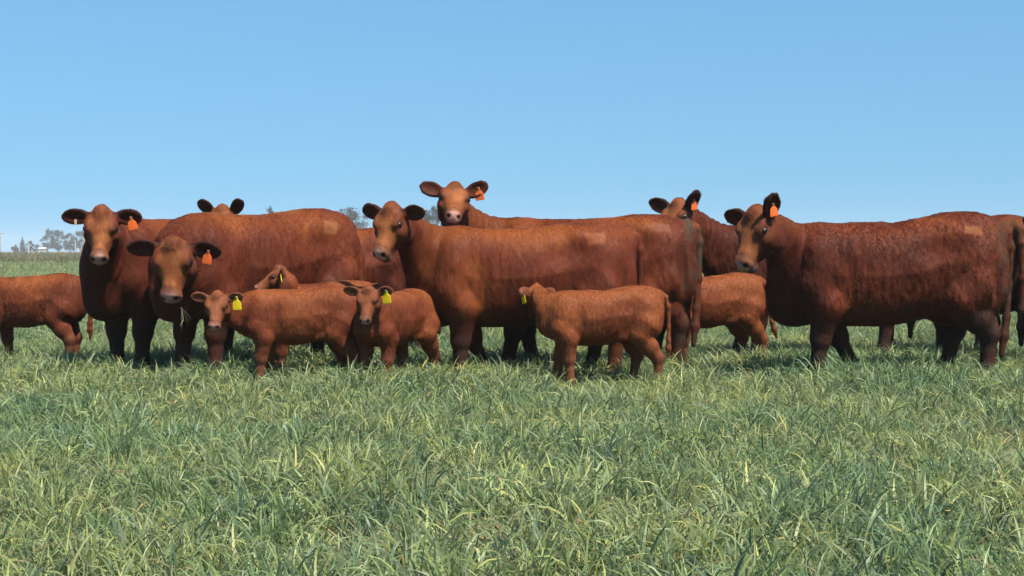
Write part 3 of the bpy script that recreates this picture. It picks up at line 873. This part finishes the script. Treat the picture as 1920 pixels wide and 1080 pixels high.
near_protos = [clump(100 + i, 26, 0.080, (0.12, 0.30), (0.0060, 0.0125), lean=(0.03, 0.6), bend=(0.2, 2.1), dry=0.06) for i in range(7)]
near_protos += [clump(120 + i, 28, 0.10, (0.08, 0.20), (0.005, 0.0110), lean=(0.3, 1.1), bend=(0.5, 2.0), dry=0.10) for i in range(3)]
near_protos += [clump(140, 20, 0.09, (0.10, 0.25), (0.005, 0.010), lean=(0.3, 1.2), dry=0.75)]
P1 = np.concatenate([frustum_points(3.6, 8.0, 215), frustum_points(8.0, 16.5, 175), frustum_points(16.5, 34, 70)])
hN = snoise(P1, 1.1, 3.3) * 0.5 + snoise(P1, 3.7, 1.2) * 0.5
s1 = (0.79 + 0.24 * hN + rng.uniform(-0.16, 0.16, len(P1)))
s1 *= np.where(P1[:, 1] > 16.5, 1.15, 1.0) * np.where((P1[:, 1] > 10.4) & (P1[:, 1] < 13.6), 1.17, 1.0)
rot1 = np.stack([rng.normal(0, 0.10, len(P1)), rng.normal(0, 0.10, len(P1)), rng.uniform(0, 6.283, len(P1))], 1)
i1 = rng.integers(0, 10, len(P1)); i1 = np.where((rng.random(len(P1)) < 0.30) & (i1 < 7), 7 + rng.integers(0, 3, len(P1)), i1)
dryp = snoise(P1, 1.9, 8.1)
i1 = np.where((dryp > 0.62) & (rng.random(len(P1)) < 0.55), 10, i1)
for dpx, dpy, dr_ in ((215, 930, 0.20), (1000, 668, 0.45), (800, 1070, 0.14), (1060, 990, 0.10), (1400, 870, 0.13), (700, 960, 0.14), (1850, 790, 0.25), (430, 730, 0.3)):
    dY = 1.0 * F_PX / (dpy - HOR); dd_ = np.hypot(P1[:, 0] - (dpx - 960) / F_PX * dY, (P1[:, 1] - dY) * 0.7)
    i1 = np.where((dd_ < dr_) & (rng.random(len(P1)) < 0.6), 10, i1)
tag(scatter('pasture_grass', near_protos, P1, rot1, np.stack([s1, s1, s1], 1), i1), 'tangled grey green pasture grass covering the field', 'grass', kind='stuff')
# farther pasture and the dry weeds of the field beyond
far_protos = [clump(200 + i, 22, 0.30, (0.14, 0.30), (0.012, 0.022), seg=3, dry=0.06) for i in range(4)]
P2 = np.concatenate([frustum_points(34, 70, 9.0), frustum_points(70, 120, 3.0)])
s2 = rng.uniform(0.8, 1.3, len(P2)) * np.where(P2[:, 1] > 70, 1.3, 1)
rot2 = np.stack([np.zeros(len(P2)), np.zeros(len(P2)), rng.uniform(0, 6.283, len(P2))], 1)
tag(scatter('far_pasture_grass', far_protos, P2, rot2, np.stack([s2, s2, s2], 1), rng.integers(0, 4, len(P2))), 'distant pasture grass behind the herd', 'grass', kind='stuff')


def weed(seed):
    rg = np.random.default_rng(seed); vs, fs, cs = [], [], []
    for _ in range(26):
        a = rg.uniform(0, 6.283); r = 0.35 * math.sqrt(rg.random())
        c = np.array([0.20, 0.165, 0.085]) * rg.uniform(0.6, 1.2) if rg.random() < 0.7 else np.array([0.10, 0.12, 0.05])
        blade(rg, vs, fs, cs, r * math.cos(a), r * math.sin(a), rg.uniform(0.3, 0.7), rg.uniform(0.02, 0.05), rg.uniform(0, 0.5), rg.uniform(0.0, 0.8), a, c, 3)
    me = mesh_np('weed_clump', np.array(vs), np.array(fs), True); set_col(me, np.array(cs)); me.materials.append(M_GRASS)
    return me


P3 = frustum_points(105, 330, 0.28)
s3 = rng.uniform(0.6, 1.35, len(P3)) * (0.75 + P3[:, 1] / 500)
rot3 = np.stack([np.zeros(len(P3)), np.zeros(len(P3)), rng.uniform(0, 6.283, len(P3))], 1)
tag(scatter('dry_weeds', [weed(300 + i) for i in range(4)], P3, rot3, np.stack([s3, s3, s3], 1), rng.integers(0, 4, len(P3))), 'dry olive brown weeds along the far edge of the field', 'weeds', kind='stuff')


# ------------------------------------------------------------------ far trees, posts and a shed
def leaf_mat(name, a, b):
    m, nt, bs = new_mat(name)
    at = N(nt, 'ShaderNodeAttribute'); at.attribute_name = 'col'
    r = ramp(nt, [(0.0, a), (1.0, b)])
    nt.links.new(at.outputs['Fac'], r.inputs[0]); nt.links.new(r.outputs[0], bs.inputs['Base Color'])
    bs.inputs['Roughness'].default_value = 0.8; bs.inputs['Specular IOR Level'].default_value = 0.1
    return m


M_LEAF = leaf_mat('tree_foliage', (0.014, 0.021, 0.011), (0.045, 0.052, 0.029))
M_LEAF2 = leaf_mat('bare_tree_twigs', (0.035, 0.032, 0.026), (0.090, 0.080, 0.062))
M_BARK = plain('bark', (0.20, 0.17, 0.14), 0.9, 0.3, 3)
M_WHITE = plain('whitewash', (0.33, 0.32, 0.30), 0.8, 0.2, 2)
M_ROOF = plain('sheet_roof', (0.38, 0.38, 0.38), 0.5, 0.1, 2)
M_POLE = plain('pole_wood', (0.22, 0.20, 0.18), 0.9, 0.2, 3)


def tube(vs, fs, a, b, ra, rb, n=7):
    a = np.array(a, float); b = np.array(b, float); d = unit(b - a)
    x = unit(np.cross(d, [0.3, 0.9, 0.2])); y = np.cross(d, x); i0 = len(vs)
    for p, r in ((a, ra), (b, rb)):
        for k in range(n):
            t = 2 * math.pi * k / n
            vs.append(tuple(p + (x * math.cos(t) + y * math.sin(t)) * r))
    for k in range(n):
        fs.append((i0 + k, i0 + (k + 1) % n, i0 + n + (k + 1) % n, i0 + n + k))
    fs.append(tuple(i0 + n + k for k in range(n)))


def tree(name, label, px, top_py, Y, wpx, kind, seed, group, nleaf=3600):
    rg = np.random.default_rng(seed)
    H = CAM_H + (HOR - top_py) / F_PX * Y; Wd = wpx / F_PX * Y
    root = bpy.data.objects.new(name, None); COL.objects.link(root)
    root.location = ((px - 960) / F_PX * Y, Y, 0)
    tag(root, label, 'tree', group)
    vs, fs = [], []
    r0 = 0.03 * H + 0.05
    th = H * (0.85 if kind == 'conifer' else 0.55)
    knots = [np.array([0, 0, -0.2])]
    for i in range(1, 5):
        knots.append(np.array([rg.normal() * 0.02 * H, rg.normal() * 0.02 * H, th * i / 4]))
    for i in range(4):
        tube(vs, fs, knots[i], knots[i + 1], r0 * (1 - 0.2 * i), r0 * (1 - 0.2 * (i + 1)))
    blobs = []
    if kind == 'conifer':
        for i in range(9):
            t = i / 8
            blobs.append((np.array([0, 0, H * (0.12 + 0.84 * t)]), np.array([Wd * 0.5 * (1.05 - t), Wd * 0.5 * (1.05 - t), H * 0.09])))
    else:
        nb = 20 if kind == 'broad' else 18
        for i in range(nb):
            a = rg.uniform(0, 6.283); t = rg.random()
            zc = H * (0.20 + 0.68 * t); rr = Wd * 0.38 * math.sqrt(rg.random()) * (1.15 - 0.8 * abs(t - 0.45))
            c = np.array([rr * math.cos(a), rr * math.sin(a), zc])
            sz = rg.uniform(0.10, 0.20) * Wd
            blobs.append((c, np.array([sz, sz, min(sz * rg.uniform(0.7, 1.1), H * 0.16)])))
            k = knots[min(4, 1 + int(t * 4))]
            tube(vs, fs, k * np.array([1, 1, 0.9]), c, r0 * 0.35, r0 * 0.10, 5)
        blobs.append((np.array([0, 0, H * 0.92]), np.array([0.13 * Wd, 0.13 * Wd, H * 0.08])))
    obj('trunk', pydata('trunk', vs, fs), M_BARK, root)
    P, C = [], []
    wts = np.array([b[1].prod() ** 0.6 for b in blobs]); wts /= wts.sum()
    cnt = rg.multinomial(nleaf, wts)
    for (c, r), k in zip(blobs, cnt):
        d = unit_rows(rg.normal(size=(k, 3))) * (rg.random(k) ** 0.45)[:, None]
        P.append(c + d * r * (1 + 0.25 * rg.normal(size=(k, 1)))); C.append(np.clip(rg.uniform(0, 1) * 0.5 + rg.random(k) * 0.5, 0, 1))
    P = np.concatenate(P); C = np.concatenate(C); n = len(P)
    sz = (0.030 if kind != 'bare' else 0.022) * Wd * rg.uniform(0.6, 1.4, n)
    u_ = unit_rows(rg.normal(size=(n, 3))); v_ = unit_rows(np.cross(u_, rg.normal(size=(n, 3))))
    q = np.stack([P - u_ * sz[:, None], P - v_ * (sz * 0.55)[:, None], P + u_ * sz[:, None], P + v_ * (sz * 0.55)[:, None]], 1).reshape(-1, 3)
    q[:, 2] = np.maximum(q[:, 2], 0.05)
    me = mesh_np('crown', q, np.arange(4 * n).reshape(n, 4), False)
    set_col(me, np.repeat(C, 4)[:, None] * np.ones((1, 3)))
    obj('crown', me, M_LEAF2 if kind == 'bare' else M_LEAF, root)
    return root


G1, G2 = 'trees on the far horizon', 'trees showing above the backs of the cows'
tree('pine_tree', 'dark pointed conifer on the far horizon by a white post', 42, 443, 560, 20, 'conifer', 1, G1)
tree('bush', 'low grey green bush at the open end of the far tree line', 29, 459, 560, 18, 'broad', 2, G1)
tree('broadleaf_tree', 'small rounded far tree between the conifer and the white shed', 57, 451, 580, 18, 'broad', 3, G1)
tree('bush', 'low bare bush beside the white shed on the horizon', 70, 458, 590, 20, 'bare', 4, G1)
tree('eucalyptus_tree', 'tall far tree with an open crown above the white shed', 90, 429, 640, 28, 'broad', 5, G1)
tree('eucalyptus_tree', 'tallest tree of the far clump, with a full rounded crown', 108, 430, 620, 34, 'broad', 6, G1, 3400)
tree('eucalyptus_tree', 'far tree of the horizon clump beside the ear of the tagged cow', 131, 436, 600, 30, 'broad', 7, G1)
tree('eucalyptus_tree', 'far tree of the horizon clump half hidden by the cow face', 154, 432, 630, 36, 'broad', 8, G1)
tree('broadleaf_tree', 'treetop peeping over the back of the cow with the lowered head', 506, 387, 300, 42, 'broad', 9, G2)
tree('broadleaf_tree', 'broad grey treetop between the clipped rump and the head without tag', 656, 387, 300, 74, 'bare', 10, G2, 4200)
tree('broadleaf_tree', 'treetop beside the ear of the broadside cow', 700, 390, 330, 60, 'bare', 11, G2)
tree('broadleaf_tree', 'loose bare treetop showing between two cow heads', 772, 388, 310, 50, 'bare', 12, G2)
tree('broadleaf_tree', 'grey green treetop under the raised head of the looking cow', 812, 386, 300, 54, 'broad', 13, G2)


def post(name, label, px, top_py, Y, r, group):
    H = CAM_H + (HOR - top_py) / F_PX * Y
    vs, fs = [], []
    tube(vs, fs, (0, 0, -0.3), (0, 0, H * 0.97), r, r * 0.85, 8); tube(vs, fs, (0, 0, H * 0.97), (0, 0, H), r * 0.85, r * 0.4, 8)
    o = obj(name, pydata(name, vs, fs, False), M_WHITE); o.location = ((px - 960) / F_PX * Y, Y, 0)
    return tag(o, label, 'post', group)


post('white_post', 'white post in front of the dark conifer on the horizon', 36.5, 459, 330, 0.13, 'white posts on the horizon')
post('white_post', 'white post between the conifer and the small far tree', 53.5, 456, 310, 0.19, 'white posts on the horizon')
post('white_post', 'slim white post among the far trees near the cow ear', 141, 450, 340, 0.15, 'white posts on the horizon')
post('white_post', 'white post right beside the face of the tagged cow', 158, 446, 330, 0.22, 'white posts on the horizon')
# shed
sh = bpy.data.objects.new('white_shed', None); COL.objects.link(sh); sh.location = ((80 - 960) / F_PX * 480, 480, 0)
tag(sh, 'tiny white shed on the horizon below the tall trees', 'shed')
bx = lambda x0, x1, y0, y1, z0, z1: ([(x, y, z) for x in (x0, x1) for y in (y0, y1) for z in (z0, z1)], [(0, 1, 3, 2), (4, 6, 7, 5), (0, 4, 5, 1), (2, 3, 7, 6), (0, 2, 6, 4), (1, 5, 7, 3)])
obj('wall', pydata('wall', *bx(-1.0, 1.0, -1.0, 1.0, -0.1, 1.7), False), M_WHITE, sh)
rv = [(-1.2, -1.2, 1.68), (1.2, -1.2, 1.68), (1.2, 1.2, 1.68), (-1.2, 1.2, 1.68), (-1.2, 0, 2.2), (1.2, 0, 2.2)]
obj('roof', pydata('roof', rv, [(0, 1, 5, 4), (2, 3, 4, 5), (0, 4, 3), (1, 2, 5), (0, 3, 2, 1)], False), M_ROOF, sh)
obj('door', pydata('door', *bx(-0.35, 0.35, -1.04, -1.003, 0.0, 1.45), False), M_POLE, sh)
# utility pole at the frame edge
up = bpy.data.objects.new('utility_pole', None); COL.objects.link(up); up.location = ((1 - 960) / F_PX * 420, 420, 0)
tag(up, 'thin grey utility pole with crossarm standing alone on the horizon', 'utility pole')
vs, fs = [], []; tube(vs, fs, (0, 0, -0.3), (0, 0, 6.4), 0.17, 0.12, 8); obj('pole', pydata('pole', vs, fs), M_POLE, up)
obj('crossarm', pydata('crossarm', *bx(-1.0, 1.0, -0.17, -0.11, 5.85, 6.02), False), M_POLE, up)
for xx in (-0.85, 0.0, 0.85):
    vs, fs = [], []; tube(vs, fs, (xx, -0.14, 6.0), (xx, -0.14, 6.22), 0.06, 0.05, 6); obj('insulator', pydata('insulator', vs, fs), M_WHITE, up)

# the air between here and the horizon
hz = [(-GX - 5, -45, -1.0), (GX + 5, GY + 5, 14.0)]
hv = [(x, y, z) for x in (hz[0][0], hz[1][0]) for y in (hz[0][1], hz[1][1]) for z in (hz[0][2], hz[1][2])]
mh = bpy.data.materials.new('haze_air'); mh.use_nodes = True
nh_ = mh.node_tree; nh_.nodes.remove(nh_.nodes['Principled BSDF'])
pv = nh_.nodes.new('ShaderNodeVolumePrincipled'); pv.inputs['Color'].default_value = (0.92, 0.93, 0.94, 1); pv.inputs['Density'].default_value = 0.00045
pv.inputs['Anisotropy'].default_value = 0.0
nh_.links.new(pv.outputs[0], nh_.nodes['Material Output'].inputs['Volume'])
ho = obj('haze', pydata('haze', hv, [(0, 1, 3, 2), (4, 6, 7, 5), (0, 4, 5, 1), (2, 3, 7, 6), (0, 2, 6, 4), (1, 5, 7, 3)], False), mh)
ho['kind'] = 'stuff'; tag(ho, 'thin pale haze over the distant field', 'haze', kind='stuff')

# ------------------------------------------------------------------ THE HERD
HERD = []
def herd(*a, **k):
    HERD.append(animal(*a, **k))

herd('red_cow', 'dark red cow with orange ear tag, face and chest turned outward, beside a cropped calf', 'cow', 335, 13.3, 232, 1.07,
     (192, 404, 12.15), 274, 58, ears=((4, 4), (8, 4)), tagcol='orange', legs=(0.02, -0.02, 0.0, 0.1), head_scale=1.05, seed=1.1, tone=-0.18, pale_tag=True)
herd('red_cow', 'red cow with lowered head and pale clipped hip patch, standing behind the calves', 'cow', 478, 12.85, 226, 1.09,
     (328, 462, 11.7), 264, 64, ears=((-2, 8), (14, 8)), tagcol='orange', legs=(0.0, 0.05, 0.0, 0.0), patch=(-0.55, 1.20, 0.075, 0.055, (0.30, 0.115, 0.050), 0.3), head_scale=1.12, seed=2.3, tone=0.03, shag=1.2, rump=0.02)
herd('red_cow', 'red cow behind the others, only its poll, upright ears and part of its side showing', 'cow', 640, 15.3, 190, 1.02,
     (418, 399, 14.8), 266, 40, ears=((56, 0), (56, 0)), seed=3.7)
herd('red_cow', 'red cow standing broadside in full view with square clipped hip patch and no ear tag', 'cow', 975, 12.3, 185, 1.0,
     (738, 398, 11.8), 238, 52, ears=((6, 0), (6, -10)), legs=(0.0, -0.20, 0.02, 0.15), patch=(-0.60, 1.20, 0.085, 0.05, (0.26, 0.082, 0.030), -0.1), tail_side=0.17, tail_sx=0.02, head_scale=1.06, seed=4.2, tone=0.08, shag=0.8)
herd('red_cow', 'red cow with raised head and orange ear tag looking over the back of another cow', 'cow', 1088, 13.2, 186, 1.07,
     (852, 362, 12.6), 272, 24, head_roll=-7, ears=((34, 0), (12, 0)), tagcol='orange', legs=(0.12, -0.12, 0.0, 0.12), patch=(-0.62, 1.22, 0.09, 0.04, (0.17, 0.070, 0.036), 0.0), manure=0.9, seed=5.5, tail_side=0.12, tail_sx=0.06)
herd('red_cow', 'dark maroon cow with orange ear tag, head and shaggy neck showing behind a standing calf', 'cow', 1512, 14.6, 182, 1.04,
     (1276, 391, 14.15), 228, 38, ears=((50, -15), (26, 0)), ear_open=((0.4, 0.9, 0.05), None), tagcol='orange', legs=(0.0, 0.1, 0.1, -0.05), head_scale=1.12, seed=6.1, tone=-0.25, shag=1.3)
herd('red_cow', 'large dark red cow standing broadside with orange ear tag and clipped rectangle on its rump', 'cow', 1658, 12.2, 178, 1.025,
     (1424, 406, 11.85), 216, 54, ears=((44, -46), (10, 0)), ear_open=((0.35, 0.95, 0.05), None), tagcol='orange', legs=(0.06, -0.28, 0.02, 0.24), patch=(-0.64, 1.235, 0.075, 0.04, (0.24, 0.085, 0.025), 0.0), manure=0.7, tail_side=0.10, tail_sx=0.09, head_scale=1.16, seed=7.9, tone=-0.07, shag=1.35, rump=0.055)
herd('red_cow', 'red cow facing away, its rump and tail just showing past another cow', 'cow', 1838, 14.35, 92, 1.06,
     (1830, 440, 15.3), 92, 30, seed=8.4, manure=0.5, rump=0.02)
herd('red_cow', 'dark red cow cut off by the frame, a sliver of its shoulder showing', 'cow', 2105, 13.2, 222, 1.0,
     (1985, 412, 12.3), 265, 50, ears=((5, 0), (5, 0)), seed=9.2, tone=-0.15)
herd('red_calf', 'red calf with its head out of frame beside the tagged cow', 'calf', 50, 13.7, 176, 1.10,
     (-75, 540, 13.6), 190, 45, legs=(0.0, -0.08, 0.0, 0.03), seed=10.3, tone=0.05, shag=1.1)
herd('red_calf', 'red calf with yellow ear tag standing broadside in front of the calf in profile', 'calf', 558, 11.68, 186, 1.02,
     (409, 558, 11.4), 264, 54, ears=((14, 0), (14, 0)), tagcol='yellow', legs=(0.03, -0.06, -0.05, 0.08), seed=11.6, tone=0.18)
herd('red_calf', 'red calf behind another calf, only its profile head with yellow tag showing above that back', 'calf', 590, 12.25, 186, 1.06,
     (528, 512, 12.1), 196, 24, ears=((22, 0), (22, 0)), tagcol='yellow', seed=12.2)
herd('red_calf', 'small red calf with bright yellow tag between a calf and the broadside cow', 'calf', 738, 11.74, 243, 0.98,
     (692, 547, 11.28), 258, 54, ears=((18, 0), (18, 0)), tagcol='yellow', legs=(0.0, 0.0, -0.06, 0.12), seed=13.8, tone=0.08)
herd('red_calf', 'red calf standing broadside with its head turned away toward the cow', 'calf', 1122, 11.6, 183, 1.01,
     (1006, 543, 11.95), 104, 50, ears=((-28, -25), (-45, -50)), tagcol='yellow', tag_turn=62, legs=(-0.03, 0.06, -0.05, 0.12), seed=14.9, tone=0.36, rump=0.025)
herd('red_calf', 'red calf whose head is hidden behind a cow tail, hindquarters showing', 'calf', 1325, 13.6, 197, 1.10,
     (1210, 535, 13.6), 190, 45, legs=(0.0, 0.0, -0.06, 0.03), tail_sx=-0.10, seed=15.5, tone=0.34, rump=0.015)
# a wisp of grass hanging from the mouth of the cow with the lowered head
wv_, wf_, wc_ = [], [], []
rgw = np.random.default_rng(77)
for k in range(4):
    blade(rgw, wv_, wf_, wc_, 0.004 * k, 0.0, 0.13 + 0.02 * k, 0.005, 2.3 + 0.25 * k, 0.5, 0.2 + 0.5 * k, np.array([0.42, 0.38, 0.26]), 5)
wm = mesh_np('grass_wisp', np.array(wv_), np.array(wf_)); set_col(wm, np.array(wc_))
wo = obj('grass_wisp', wm, M_GRASS); wo.location = wpt(338, 574, 11.52)
tag(wo, 'pale wisp of grass hanging from the mouth of the lowered cow head', 'grass wisp')
print('herd built', time.time() - T0)
